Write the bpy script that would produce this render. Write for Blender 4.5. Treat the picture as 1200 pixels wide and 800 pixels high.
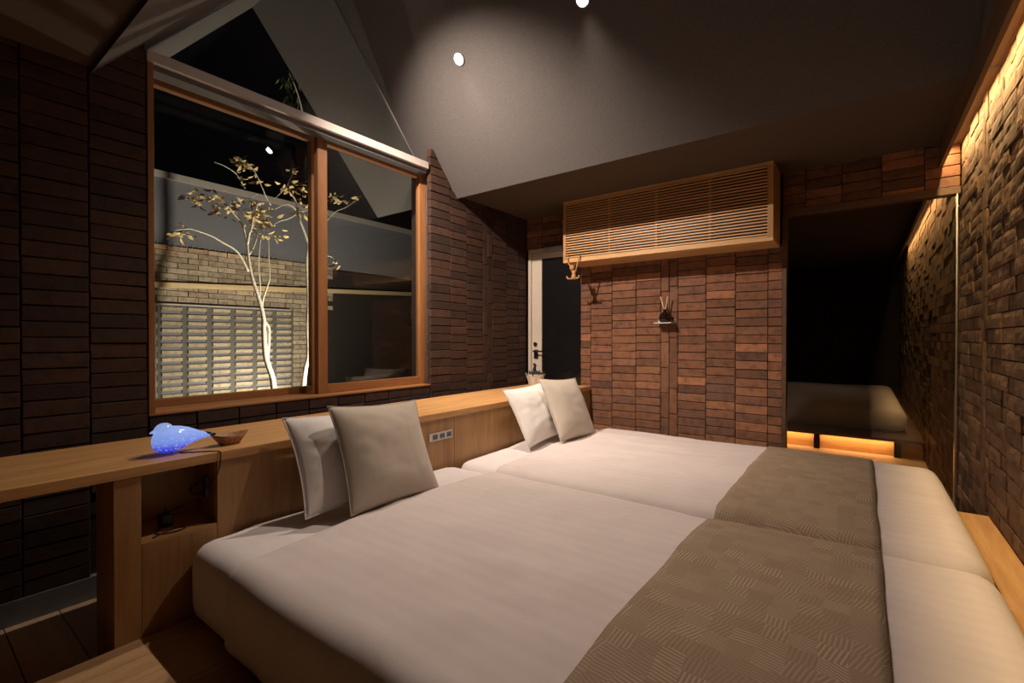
import bpy, bmesh, math, random
from mathutils import Vector, Matrix, noise
random.seed(7)
scene = bpy.context.scene
for o in list(bpy.data.objects): bpy.data.objects.remove(o)
COL = scene.collection
PI = math.pi

# ------------------------------------------------------------------ camera, world, exposure
F = 551.0
YAW = math.atan2(411, F); TH = math.atan2(4.2, F)
CAM = Vector((0, 0, 1.163))
FW = Vector((-math.sin(YAW)*math.cos(TH), math.cos(YAW)*math.cos(TH), -math.sin(TH)))
RT = Vector((math.cos(YAW), math.sin(YAW), 0)); UP = RT.cross(FW)
cd = bpy.data.cameras.new('camera'); cam = bpy.data.objects.new('camera', cd); COL.objects.link(cam)
cd.sensor_width = 36; cd.lens = 36*F/1200; cd.clip_start = .02; cd.clip_end = 100
cam.matrix_world = Matrix(((RT.x, UP.x, -FW.x, CAM.x), (RT.y, UP.y, -FW.y, CAM.y), (RT.z, UP.z, -FW.z, CAM.z), (0, 0, 0, 1)))
scene.camera = cam
w = bpy.data.worlds.new('night'); scene.world = w; w.use_nodes = True
w.node_tree.nodes['Background'].inputs[0].default_value = (.010, .012, .018, 1)
w.node_tree.nodes['Background'].inputs[1].default_value = .06
scene.view_settings.view_transform = 'Standard'; scene.view_settings.look = 'None'
scene.view_settings.exposure = 0; scene.view_settings.gamma = 1
SPOT_W = 104; SPOT_BACK_W = 400; SPOT_COL = (1, .80, .66)
COVE_W = 36; COVE_COL = (1, .66, .30)
GARDEN_W = 370; GARDEN_COL = (1, .86, .66)

def at(px, py, ax, v):                       # photo pixel -> point on an axis plane
    d = FW + RT*((px-600)/F) - UP*((py-400)/F)
    i = 'xyz'.index(ax); s = (v-CAM[i])/d[i]
    return CAM + d*s

# ------------------------------------------------------------------ helpers
WL = {}
def wloc(o):
    p = Vector((0, 0, 0))
    while o is not None:
        p += WL.get(o.name, Vector((0, 0, 0))); o = o.parent
    return p
def tag(o, label=None, cat=None, group=None, kind=None):
    if label: o['label'] = label
    if cat: o['category'] = cat
    if group: o['group'] = group
    if kind: o['kind'] = kind
    return o
def thing(name, label, cat, loc, group=None):
    o = bpy.data.objects.new(name, None); COL.objects.link(o); o.location = loc
    o.empty_display_size = .05; WL[o.name] = Vector(loc)
    return tag(o, label, cat, group)

class MB:
    def __init__(s): s.v = []; s.f = []
    def add(s, vs, fs):
        n = len(s.v); s.v += [Vector(v) for v in vs]; s.f += [tuple(i+n for i in f) for f in fs]; return s
    def box(s, x0, x1, y0, y1, z0, z1):
        return s.add([(x0,y0,z0),(x1,y0,z0),(x1,y1,z0),(x0,y1,z0),(x0,y0,z1),(x1,y0,z1),(x1,y1,z1),(x0,y1,z1)],
                     [(0,3,2,1),(4,5,6,7),(0,1,5,4),(1,2,6,5),(2,3,7,6),(3,0,4,7)])
    def prism(s, poly, lo, hi, ax='x'):       # poly in the two other axes, in order
        def P(a, b, c): return {'x': (c, a, b), 'y': (a, c, b), 'z': (a, b, c)}[ax]
        n = len(poly)
        return s.add([P(a, b, lo) for a, b in poly]+[P(a, b, hi) for a, b in poly],
                     [tuple(range(n-1, -1, -1)), tuple(range(n, 2*n))]+[(i, (i+1) % n, n+(i+1) % n, n+i) for i in range(n)])
    def tube(s, pts, r, n=8, cap=True):
        pts = [Vector(p) for p in pts]; m = len(pts)
        rs = r if isinstance(r, (list, tuple)) else [r]*m
        vs = []; ref = None
        for i, p in enumerate(pts):
            t = (pts[min(i+1, m-1)]-pts[max(i-1, 0)]).normalized()
            if ref is None: ref = Vector((0, 0, 1)) if abs(t.z) < .9 else Vector((1, 0, 0))
            a = (ref - t*ref.dot(t)).normalized(); b = t.cross(a); ref = a
            for k in range(n):
                q = 2*PI*k/n; vs.append(p+(a*math.cos(q)+b*math.sin(q))*rs[i])
        fs = [(i*n+k, i*n+(k+1) % n, (i+1)*n+(k+1) % n, (i+1)*n+k) for i in range(m-1) for k in range(n)]
        if cap: fs += [tuple(range(n-1, -1, -1)), tuple(range((m-1)*n, m*n))]
        return s.add(vs, fs)
    def lathe(s, prof, c=(0, 0, 0), n=24, sx=1, sy=1):
        c = Vector(c); m = len(prof)
        vs = [c+Vector((r*math.cos(2*PI*k/n)*sx, r*math.sin(2*PI*k/n)*sy, z)) for r, z in prof for k in range(n)]
        fs = [(i*n+k, i*n+(k+1) % n, (i+1)*n+(k+1) % n, (i+1)*n+k) for i in range(m-1) for k in range(n)]
        fs += [tuple(range(n-1, -1, -1)), tuple(range((m-1)*n, m*n))]
        return s.add(vs, fs)
    def ball(s, c, r, n=12, sc=(1, 1, 1)):
        m = n//2+1; prof = [(max(1e-4, math.sin(PI*i/m)), -math.cos(PI*i/m)) for i in range(m+1)]
        c = Vector(c)
        vs = [c+Vector((a*math.cos(2*PI*k/n)*r*sc[0], a*math.sin(2*PI*k/n)*r*sc[1], z*r*sc[2])) for a, z in prof for k in range(n)]
        fs = [(i*n+k, i*n+(k+1) % n, (i+1)*n+(k+1) % n, (i+1)*n+k) for i in range(m) for k in range(n)]
        return s.add(vs, fs)
    def build(s, name, mat, parent=None, smooth=False, bevel=0, flip=False):
        me = bpy.data.meshes.new(name); off = wloc(parent) if parent else Vector((0, 0, 0))
        me.from_pydata([v-off for v in s.v], [], s.f); 
        bm = bmesh.new(); bm.from_mesh(me); bmesh.ops.recalc_face_normals(bm, faces=bm.faces); bm.to_mesh(me); bm.free()
        o = bpy.data.objects.new(name, me); COL.objects.link(o); o.parent = parent
        me.materials.append(mat)
        if smooth: me.shade_smooth()
        if bevel:
            b = o.modifiers.new('bevel', 'BEVEL'); b.width = bevel; b.segments = 2; b.limit_method = 'ANGLE'
        return o

def rbox(x0, x1, y0, y1, z0, z1, r, step=.04, disp=None):
    """closed rounded box with a fine grid; r = edge radius; disp(p, n) moves points"""
    mb = MB(); lo = Vector((x0, y0, z0)); hi = Vector((x1, y1, z1))
    n = [max(2, int((hi[i]-lo[i])/step)) for i in range(3)]
    idx = {}; vs = []
    def V(i, j, k):
        key = (i, j, k)
        if key in idx: return idx[key]
        p = Vector((lo.x+(hi.x-lo.x)*i/n[0], lo.y+(hi.y-lo.y)*j/n[1], lo.z+(hi.z-lo.z)*k/n[2]))
        q = Vector([min(max(p[a], lo[a]+r), hi[a]-r) for a in range(3)])
        d = p-q; nn = d.normalized() if d.length > 1e-9 else Vector((0, 0, 1))
        p = q+nn*r
        if disp: p = p+disp(p, nn)
        idx[key] = len(vs); vs.append(p); return idx[key]
    fs = []
    for j in range(n[1]):
        for k in range(n[2]):
            for i in (0, n[0]): fs.append((V(i, j, k), V(i, j+1, k), V(i, j+1, k+1), V(i, j, k+1)))
    for i in range(n[0]):
        for k in range(n[2]):
            for j in (0, n[1]): fs.append((V(i, j, k), V(i+1, j, k), V(i+1, j, k+1), V(i, j, k+1)))
        for j in range(n[1]):
            for k in (0, n[2]): fs.append((V(i, j, k), V(i+1, j, k), V(i+1, j+1, k), V(i, j+1, k)))
    return mb.add(vs, fs)

# ------------------------------------------------------------------ materials
def nodes(name):
    m = bpy.data.materials.new(name); m.use_nodes = True; t = m.node_tree
    return m, t, t.nodes['Principled BSDF'], t.nodes['Material Output']
def N(t, typ, **kw):
    n = t.nodes.new(typ)
    for k, v in kw.items():
        if k in n.inputs: n.inputs[k].default_value = v
        else: setattr(n, k, v)
    return n
def ramp(t, stops):
    r = t.nodes.new('ShaderNodeValToRGB'); e = r.color_ramp.elements
    while len(e) < len(stops): e.new(.5)
    for q, (p, c) in zip(e, stops): q.position = p; q.color = (*c, 1)
    return r
def bump(t, p, src, strength, dist):
    b = N(t, 'ShaderNodeBump', Strength=strength, Distance=dist); t.links.new(src, b.inputs['Height']); t.links.new(b.outputs[0], p.inputs['Normal']); return b
def coords(t, scale=(1, 1, 1), world=True):
    if world:
        g = t.nodes.new('ShaderNodeNewGeometry').outputs['Position']
    else:
        g = t.nodes.new('ShaderNodeTexCoord').outputs['Object']
    mp = N(t, 'ShaderNodeMapping'); mp.inputs['Scale'].default_value = scale; t.links.new(g, mp.inputs['Vector']); return mp.outputs[0]
def plain(name, c, rough=.6, metal=0, var=.12, nscale=30, bmp=0):
    m, t, p, o = nodes(name)
    nz = N(t, 'ShaderNodeTexNoise', Scale=nscale, Detail=4); t.links.new(coords(t), nz.inputs['Vector'])
    r = ramp(t, [(.3, tuple(x*(1-var) for x in c)), (.7, tuple(min(1, x*(1+var)) for x in c))])
    t.links.new(nz.outputs['Fac'], r.inputs[0]); t.links.new(r.outputs[0], p.inputs['Base Color'])
    p.inputs['Roughness'].default_value = rough; p.inputs['Metallic'].default_value = metal
    if bmp: bump(t, p, nz.outputs['Fac'], .5, bmp)
    return m
def wood(name, c0, c1, grain='y', rough=.45, fine=70):
    m, t, p, o = nodes(name)
    sc = {'x': (1.2, 14, 14), 'y': (14, 1.2, 14), 'z': (14, 14, 1.2)}[grain]
    oi = t.nodes.new('ShaderNodeObjectInfo')
    g = t.nodes.new('ShaderNodeNewGeometry')
    ad = N(t, 'ShaderNodeVectorMath', operation='MULTIPLY_ADD'); cb = N(t, 'ShaderNodeCombineXYZ')
    for k in range(3): t.links.new(oi.outputs['Random'], cb.inputs[k])
    t.links.new(cb.outputs[0], ad.inputs[0]); ad.inputs[1].default_value = (9, 9, 9); t.links.new(g.outputs['Position'], ad.inputs[2])
    mp = N(t, 'ShaderNodeMapping'); mp.inputs['Scale'].default_value = sc; t.links.new(ad.outputs[0], mp.inputs['Vector'])
    n1 = N(t, 'ShaderNodeTexNoise', Scale=1.6, Detail=6, Roughness=.6, Distortion=.6); t.links.new(mp.outputs[0], n1.inputs['Vector'])
    n2 = N(t, 'ShaderNodeTexNoise', Scale=9, Detail=3); t.links.new(mp.outputs[0], n2.inputs['Vector'])
    mx = N(t, 'ShaderNodeMath', operation='MULTIPLY_ADD'); t.links.new(n2.outputs['Fac'], mx.inputs[0]); mx.inputs[1].default_value = .35; t.links.new(n1.outputs['Fac'], mx.inputs[2])
    r = ramp(t, [(.45, c0), (.85, c1)]); t.links.new(mx.outputs[0], r.inputs[0])
    hv = N(t, 'ShaderNodeHueSaturation'); t.links.new(r.outputs[0], hv.inputs['Color'])
    mr = N(t, 'ShaderNodeMapRange'); mr.inputs['To Min'].default_value = .85; mr.inputs['To Max'].default_value = 1.12
    t.links.new(oi.outputs['Random'], mr.inputs['Value']); t.links.new(mr.outputs[0], hv.inputs['Value'])
    t.links.new(hv.outputs[0], p.inputs['Base Color']); p.inputs['Roughness'].default_value = rough
    bump(t, p, mx.outputs[0], .25, .002)
    return m
def brickmat(name, stops, island=False, bdist=.004, rough=.85, nsc=1.0):
    m, t, p, o = nodes(name)
    if island: rnd = t.nodes.new('ShaderNodeNewGeometry').outputs['Random Per Island']
    else: rnd = t.nodes.new('ShaderNodeObjectInfo').outputs['Random']
    r = ramp(t, stops); t.links.new(rnd, r.inputs[0])
    n1 = N(t, 'ShaderNodeTexNoise', Scale=16*nsc, Detail=5, Roughness=.65); n2 = N(t, 'ShaderNodeTexNoise', Scale=110*nsc, Detail=4)
    c = coords(t); t.links.new(c, n1.inputs['Vector']); t.links.new(c, n2.inputs['Vector'])
    rr = ramp(t, [(.32, (.55, .52, .5)), (.5, (1, 1, 1)), (.72, (1.25, 1.15, 1.05))]); t.links.new(n1.outputs['Fac'], rr.inputs[0])
    mx = N(t, 'ShaderNodeMix', data_type='RGBA', blend_type='MULTIPLY'); mx.inputs[0].default_value = 1
    t.links.new(r.outputs[0], mx.inputs[6]); t.links.new(rr.outputs[0], mx.inputs[7]); t.links.new(mx.outputs[2], p.inputs['Base Color'])
    ad = N(t, 'ShaderNodeMath', operation='MULTIPLY_ADD'); t.links.new(n2.outputs['Fac'], ad.inputs[0]); ad.inputs[1].default_value = .4; t.links.new(n1.outputs['Fac'], ad.inputs[2])
    bump(t, p, ad.outputs[0], .8, bdist); p.inputs['Roughness'].default_value = rough
    return m
def glassmat(name, base, ior, tint=(1, 1, 1)):
    m, t, p, o = nodes(name); t.nodes.remove(p)
    tr = N(t, 'ShaderNodeBsdfTransparent'); tr.inputs[0].default_value = (*tint, 1)
    gl = N(t, 'ShaderNodeBsdfGlossy'); gl.inputs['Roughness'].default_value = 0.0
    fr = N(t, 'ShaderNodeFresnel', IOR=ior); ad = N(t, 'ShaderNodeMath', operation='ADD', use_clamp=True); ad.inputs[1].default_value = base
    gm = t.nodes.new('ShaderNodeNewGeometry'); mr = N(t, 'ShaderNodeMapRange'); mr.inputs['To Min'].default_value = ior; mr.inputs['To Max'].default_value = 1/ior
    t.links.new(gm.outputs['Backfacing'], mr.inputs['Value']); t.links.new(mr.outputs[0], fr.inputs['IOR'])   # both faces of the pane reflect alike
    t.links.new(fr.outputs[0], ad.inputs[0]); mx = N(t, 'ShaderNodeMixShader')
    t.links.new(ad.outputs[0], mx.inputs[0]); t.links.new(tr.outputs[0], mx.inputs[1]); t.links.new(gl.outputs[0], mx.inputs[2]); t.links.new(mx.outputs[0], o.inputs[0])
    return m
def emit(name, c, s):
    m, t, p, o = nodes(name); p.inputs['Base Color'].default_value = (*c, 1)
    p.inputs['Emission Color'].default_value = (*c, 1); p.inputs['Emission Strength'].default_value = s; return m
def fabric(name, c, stripe=0, bscale=900, bdist=.0006, rough=.9, wr=.006):
    m, t, p, o = nodes(name)
    pos = coords(t)
    n1 = N(t, 'ShaderNodeTexNoise', Scale=5, Detail=4, Distortion=.6); t.links.new(pos, n1.inputs['Vector'])
    n2 = N(t, 'ShaderNodeTexNoise', Scale=bscale, Detail=2); t.links.new(pos, n2.inputs['Vector'])
    r = ramp(t, [(.3, tuple(x*.92 for x in c)), (.7, c)]); t.links.new(n1.outputs['Fac'], r.inputs[0])
    colr = r.outputs[0]
    if stripe:
        wv = N(t, 'ShaderNodeTexWave', Scale=stripe, bands_direction='Y', Distortion=.15); t.links.new(pos, wv.inputs['Vector'])
        r2 = ramp(t, [(.35, (.972, .972, .972)), (.6, (1, 1, 1))]); t.links.new(wv.outputs['Fac'], r2.inputs[0])
        mx = N(t, 'ShaderNodeMix', data_type='RGBA', blend_type='MULTIPLY'); mx.inputs[0].default_value = 1
        t.links.new(colr, mx.inputs[6]); t.links.new(r2.outputs[0], mx.inputs[7]); colr = mx.outputs[2]
    t.links.new(colr, p.inputs['Base Color']); p.inputs['Roughness'].default_value = rough
    p.inputs['Sheen Weight'].default_value = .15
    b1 = bump(t, p, n2.outputs['Fac'], .5, bdist)
    b2 = N(t, 'ShaderNodeBump', Strength=.6, Distance=wr); t.links.new(n1.outputs['Fac'], b2.inputs['Height']); t.links.new(b2.outputs[0], b1.inputs['Normal'])
    return m

M = {}
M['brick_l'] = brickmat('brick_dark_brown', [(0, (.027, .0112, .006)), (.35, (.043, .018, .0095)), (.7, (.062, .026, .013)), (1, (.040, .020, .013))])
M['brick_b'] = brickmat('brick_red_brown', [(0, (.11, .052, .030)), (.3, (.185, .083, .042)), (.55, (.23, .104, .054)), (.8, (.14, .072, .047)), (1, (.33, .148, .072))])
M['brick_r'] = brickmat('brick_rough', [(0, (.10, .058, .03)), (.5, (.15, .086, .044)), (1, (.20, .118, .062))], bdist=.005)
M['brick_r_far'] = brickmat('brick_rough_mass', [(0, (.10, .058, .03)), (.5, (.15, .086, .044)), (1, (.20, .118, .062))], island=True, bdist=.005)
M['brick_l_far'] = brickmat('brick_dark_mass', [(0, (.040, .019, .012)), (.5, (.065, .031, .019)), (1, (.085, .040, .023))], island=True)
M['brick_out'] = brickmat('brick_garden', [(0, (.30, .24, .18)), (.5, (.40, .33, .25)), (1, (.48, .40, .30))], island=True)
M['brick_slat'] = brickmat('brick_screen', [(0, (.34, .27, .18)), (1, (.50, .42, .29))])
M['mortar'] = plain('mortar', (.035, .022, .016), .95)
M['concrete'] = plain('concrete', (.20, .20, .20), .8, nscale=14, bmp=.002)
M['soffit'] = plain('soffit_brown', (.085, .058, .038), .9, nscale=120, var=.1, bmp=.002)
M['ceil'] = plain('ceiling_plaster', (.105, .096, .093), .95, nscale=160, var=.2, bmp=.004)
M['pier'] = plain('screen_pier', (.115, .11, .10), .95)
M['grey_wall'] = plain('garden_plaster', (.21, .21, .24), .95, nscale=60, var=.1, bmp=.003)
M['oak_y'] = wood('oak_counter', (.42, .215, .075), (.60, .345, .135), 'y')
M['oak_z'] = wood('oak_panel', (.32, .165, .06), (.47, .265, .105), 'z', .5)
M['oak_x'] = wood('oak_box', (.50, .28, .105), (.70, .42, .18), 'x', .5)
M['oak_pale'] = wood('oak_pale', (.62, .45, .24), (.80, .60, .34), 'y', .6)
M['floor_x'] = wood('floor_oak', (.50, .35, .22), (.66, .48, .32), 'x', .45)
M['floor_y'] = wood('platform_oak', (.34, .20, .095), (.48, .30, .15), 'y', .45)
M['win_y'] = wood('window_wood_rail', (.235, .098, .032), (.34, .155, .055), 'y', .45)
M['win_z'] = wood('window_wood_stile', (.235, .098, .032), (.34, .155, .055), 'z', .45)
M['dark_wood'] = wood('dark_wood', (.085, .043, .02), (.14, .075, .036), 'y', .5)
M['dark_wood_x'] = wood('dark_wood_x', (.085, .043, .02), (.14, .075, .036), 'x', .5)
M['metal'] = plain('rail_metal', (.50, .45, .42), .55, .1, var=.04)
M['grey_metal'] = plain('grey_metal', (.16, .16, .17), .5, .3, var=.05)
M['steel'] = plain('steel', (.6, .6, .6), .3, 1, var=.03)
M['cream'] = plain('door_paint', (.62, .55, .46), .5, var=.03)
M['black'] = plain('black_plastic', (.012, .011, .011), .4, var=.1)
M['dark'] = plain('dark_plaster', (.03, .024, .02), .9)
M['glass'] = glassmat('window_glass', 0.0, 1.5, (.95, .97, .96))
M['glass_dark'] = glassmat('partition_glass', .0, 1.42, (.80, .76, .70))
M['door_glass'] = plain('door_dark_glass', (.008, .008, .009), .12, var=.02)
M['sheet'] = fabric('bed_sheet', (.80, .76, .75), stripe=0)
M['duvet'] = fabric('duvet_cover', (.76, .69, .665), stripe=5.2)
M['pillow'] = fabric('pillow_case', (.82, .79, .75), stripe=0, wr=.006)
M['linen'] = fabric('linen_cushion', (.56, .50, .415), bscale=420, bdist=.0015, wr=.003)
M['seam'] = plain('seam', (.50, .45, .38), .9)
M['white'] = plain('white_ceramic', (.74, .72, .64), .35, var=.03)
M['plate'] = plain('outlet_plate', (.62, .60, .57), .4, var=.03)
M['bark'] = plain('pale_bark', (.72, .66, .56), .8, nscale=55, var=.25, bmp=.003)
M['leaf'] = plain('dry_leaf', (.62, .47, .22), .7, nscale=20, var=.35)
M['leaf_green'] = plain('green_leaf', (.16, .19, .07), .6, nscale=20, var=.35)
M['succulent'] = plain('dark_succulent', (.03, .026, .032), .6, var=.4)
M['toy'] = plain('turned_wood', (.50, .27, .11), .45, var=.08)
M['carved'] = plain('carved_wood', (.36, .19, .085), .5, nscale=90, var=.5, bmp=.004)
M['amber'] = plain('dark_glass', (.012, .006, .005), .06, var=.02)
M['reed'] = plain('reed', (.62, .47, .28), .7, var=.05)
M['gravel'] = plain('gravel', (.10, .095, .085), .95, nscale=45, var=.5, bmp=.02)
M['lamp'] = emit('lamp_lens', (1, .93, .85), 60)
M['led'] = emit('led_strip', (1, .72, .38), 9)
M['led2'] = emit('led_strip_bench', (1, .62, .30), 7)
M['leaf'].node_tree.nodes['Principled BSDF'].inputs['Subsurface Weight'].default_value = 0

# hatched runner cloth: small squares of parallel strokes turned at random
def runner_mat():
    m, t, p, o = nodes('hatched_runner')
    g = t.nodes.new('ShaderNodeNewGeometry').outputs['Position']
    wob = N(t, 'ShaderNodeTexNoise', Scale=7, Detail=2); t.links.new(g, wob.inputs['Vector'])
    w1 = N(t, 'ShaderNodeVectorMath', operation='MULTIPLY_ADD'); t.links.new(wob.outputs['Color'], w1.inputs[0]); w1.inputs[1].default_value = (.04, .04, 0); t.links.new(g, w1.inputs[2])
    fl = N(t, 'ShaderNodeMapping'); fl.inputs['Scale'].default_value = (1, 1, 0); t.links.new(w1.outputs[0], fl.inputs['Vector'])
    cell = N(t, 'ShaderNodeVectorMath', operation='SNAP'); cell.inputs[1].default_value = (.058, .058, 1); t.links.new(fl.outputs[0], cell.inputs[0])
    wn = N(t, 'ShaderNodeTexWhiteNoise', noise_dimensions='3D'); t.links.new(cell.outputs[0], wn.inputs['Vector'])
    st = N(t, 'ShaderNodeMath', operation='GREATER_THAN'); st.inputs[1].default_value = .5; t.links.new(wn.outputs['Value'], st.inputs[0])
    sepc = N(t, 'ShaderNodeSeparateColor'); t.links.new(wn.outputs['Color'], sepc.inputs[0])
    an = N(t, 'ShaderNodeMath', operation='MULTIPLY_ADD'); t.links.new(st.outputs[0], an.inputs[0]); an.inputs[1].default_value = PI/2
    jit = N(t, 'ShaderNodeMath', operation='MULTIPLY'); t.links.new(sepc.outputs[1], jit.inputs[0]); jit.inputs[1].default_value = .5; t.links.new(jit.outputs[0], an.inputs[2])
    rot = N(t, 'ShaderNodeVectorRotate', rotation_type='Z_AXIS'); t.links.new(g, rot.inputs['Vector']); t.links.new(an.outputs[0], rot.inputs['Angle'])
    wv = N(t, 'ShaderNodeTexWave', Scale=30, Distortion=.25, bands_direction='X'); wv.inputs['Detail Scale'].default_value = .4; t.links.new(rot.outputs[0], wv.inputs['Vector'])
    th = ramp(t, [(.50, (0, 0, 0)), (.75, (1, 1, 1))]); t.links.new(wv.outputs['Fac'], th.inputs[0])
    amp = N(t, 'ShaderNodeMath', operation='MULTIPLY'); t.links.new(th.outputs[0], amp.inputs[0])
    am2 = N(t, 'ShaderNodeMapRange'); am2.inputs['To Min'].default_value = .15; am2.inputs['To Max'].default_value = .8; t.links.new(sepc.outputs[2], am2.inputs['Value']); t.links.new(am2.outputs[0], amp.inputs[1])
    mx = N(t, 'ShaderNodeMix', data_type='RGBA'); t.links.new(amp.outputs[0], mx.inputs[0])
    mx.inputs[6].default_value = (.30, .222, .145, 1); mx.inputs[7].default_value = (.50, .41, .305, 1)
    t.links.new(mx.outputs[2], p.inputs['Base Color']); p.inputs['Roughness'].default_value = .9
    n2 = N(t, 'ShaderNodeTexNoise', Scale=700, Detail=2); t.links.new(g, n2.inputs['Vector']); bump(t, p, n2.outputs['Fac'], .5, .001)
    return m
M['runner'] = runner_mat()
def bird_mat():
    m, t, p, o = nodes('blue_glass_lamp')
    g = t.nodes.new('ShaderNodeNewGeometry').outputs['Position']
    sp = N(t, 'ShaderNodeSeparateXYZ'); t.links.new(g, sp.inputs[0])
    mr = N(t, 'ShaderNodeMapRange'); mr.inputs['From Min'].default_value = .717; mr.inputs['From Max'].default_value = .84; t.links.new(sp.outputs[2], mr.inputs['Value'])
    r = ramp(t, [(.05, (.01, .01, .55)), (.22, (.05, .08, .85)), (.42, (.22, .36, .95)), (.75, (.30, .45, .92)), (1, (.26, .38, .75))]); t.links.new(mr.outputs[0], r.inputs[0])
    vo = N(t, 'ShaderNodeTexVoronoi', Scale=85); t.links.new(g, vo.inputs['Vector'])
    sr = ramp(t, [(.0, (1, 1, 1)), (.26, (.35, .35, .35)), (.42, (0, 0, 0))]); t.links.new(vo.outputs['Distance'], sr.inputs[0])
    lowm = N(t, 'ShaderNodeMapRange'); lowm.inputs['From Min'].default_value = .75; lowm.inputs['From Max'].default_value = .80; lowm.inputs['To Min'].default_value = .75; lowm.inputs['To Max'].default_value = .25; t.links.new(sp.outputs[2], lowm.inputs['Value'])
    ml = N(t, 'ShaderNodeMath', operation='MULTIPLY'); t.links.new(sr.outputs[0], ml.inputs[0]); t.links.new(lowm.outputs[0], ml.inputs[1])
    mx = N(t, 'ShaderNodeMix', data_type='RGBA'); t.links.new(ml.outputs[0], mx.inputs[0]); t.links.new(r.outputs[0], mx.inputs[6]); mx.inputs[7].default_value = (.85, .85, 1, 1)
    t.links.new(mx.outputs[2], p.inputs['Emission Color']); p.inputs['Emission Strength'].default_value = .75
    p.inputs['Base Color'].default_value = (.12, .16, .35, 1); p.inputs['Roughness'].default_value = .15
    return m
M['bird'] = bird_mat()

# ------------------------------------------------------------------ room measures
WX = -2.75; BY = 3.935; RX = .475; NY = -2.2
SOF = 2.362; Y1 = .583; Y2 = 2.890; SL = 1.185; YC = (Y1+Y2)/2; RZ = SOF+SL*(YC-Y1)
PLAT = .109; CT = .717; PX = -2.027
def ceil_z(y): return SOF if (y <= Y1 or y >= Y2) else SOF+SL*(y-Y1 if y < YC else Y2-y)

# floor
fl = MB().box(-3.05, .6, NY-.15, 9.8, -.12, -.012).build('floor', M['mortar']); tag(fl, 'wooden plank floor under the desk, lower than the bed platform', 'floor', kind='structure')
pb = MB().box(-.36, .36, -.0795, .0795, -.012, 0).build('plank', M['floor_x'], fl, bevel=.0012); base_mesh = pb.data
pb.location = (-2.39, .365, 0)
for k in range(-15, 5):
    if k == 0: continue
    o = pb.copy(); COL.objects.link(o); o.location = (-2.39, .365+.162*k, 0)
# bed platform
pf = MB().box(-2.02, .36, NY, 3.66, 0, .095).build('bed_platform', M['dark_wood']); tag(pf, 'raised oak platform with plank top carrying both beds', 'platform', kind='structure')
y0 = NY; first = None
bw = .12
for k in range(20):
    x0 = -2.027+bw*k
    if first is None:
        first = MB().box(0, bw-.0015, NY, 3.66, .095, PLAT).build('plank', M['floor_y'], pf, bevel=.001); o = first
    else:
        o = first.copy(); COL.objects.link(o)
    o.location = (x0, 0, 0)
# low oak ledge along the right wall
lg = thing('low_ledge', 'low oak ledge between the foot of the beds and the rough brick wall', 'ledge', (.36, 1, PLAT))
MB().box(.362, RX-.002, NY+.002, 3.06, .312, .338).build('ledge_top', M['oak_y'], lg, bevel=.003)
MB().box(.368, RX-.002, NY+.002, 3.04, PLAT, .312).build('ledge_front', M['oak_z'], lg)

# ------------------------------------------------------------------ ceiling
cb = MB()
T = .16
cb.prism([(NY-.1, SOF), (Y1, SOF), (Y1, SOF+T), (NY-.1, SOF+T)], -3.06, RX+.15)
cb.prism([(Y2, SOF), (9.8, SOF), (9.8, SOF+T), (Y2, SOF+T)], -3.06, RX+.15)
ceil = cb.build('ceiling', M['soffit']); tag(ceil, 'dark grey flat ceiling strips either side of the gable', 'ceiling', kind='structure')
gb = MB()
dz = T*math.sqrt(1+SL*SL); XO = -3.81
eL = Y1-.02; eR = Y2+.02
gb.prism([(eL, SOF-.0237), (YC, RZ), (YC, RZ+dz), (eL, SOF-.0237+dz)], XO, RX+.15)
gb.prism([(YC, RZ), (eR, SOF-.0237), (eR, SOF-.0237+dz), (YC, RZ+dz)], XO, RX+.15)
g2 = gb.build('gable_ceiling', M['ceil'], ceil)
# ------------------------------------------------------------------ bricks
BL, BH = .2125, .0667
def smooth_brick(seed):
    rnd = random.Random(seed); L, Dp, H = BL-.004, .045, BH-.0045; c = .003
    j = lambda s: rnd.uniform(-s, s)
    vs = []
    for yy, ins in ((Dp, 0), (c, 0), (0, c)):
        for (sx, sz) in ((-1, -1), (1, -1), (1, 1), (-1, 1)):
            vs.append((sx*(L/2-ins)+j(.0012), yy+(j(.0018) if yy < .02 else 0), sz*(H/2-ins)+j(.001)))
    fs = []
    for a in (0, 4):
        for i in range(4): fs.append((a+i, a+(i+1) % 4, a+4+(i+1) % 4, a+4+i))
    fs.append((8, 9, 10, 11))
    me = bpy.data.meshes.new('brick'); me.from_pydata(vs, [], fs)
    bm = bmesh.new(); bm.from_mesh(me); bmesh.ops.recalc_face_normals(bm, faces=bm.faces); bm.to_mesh(me); bm.free()
    return me
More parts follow.
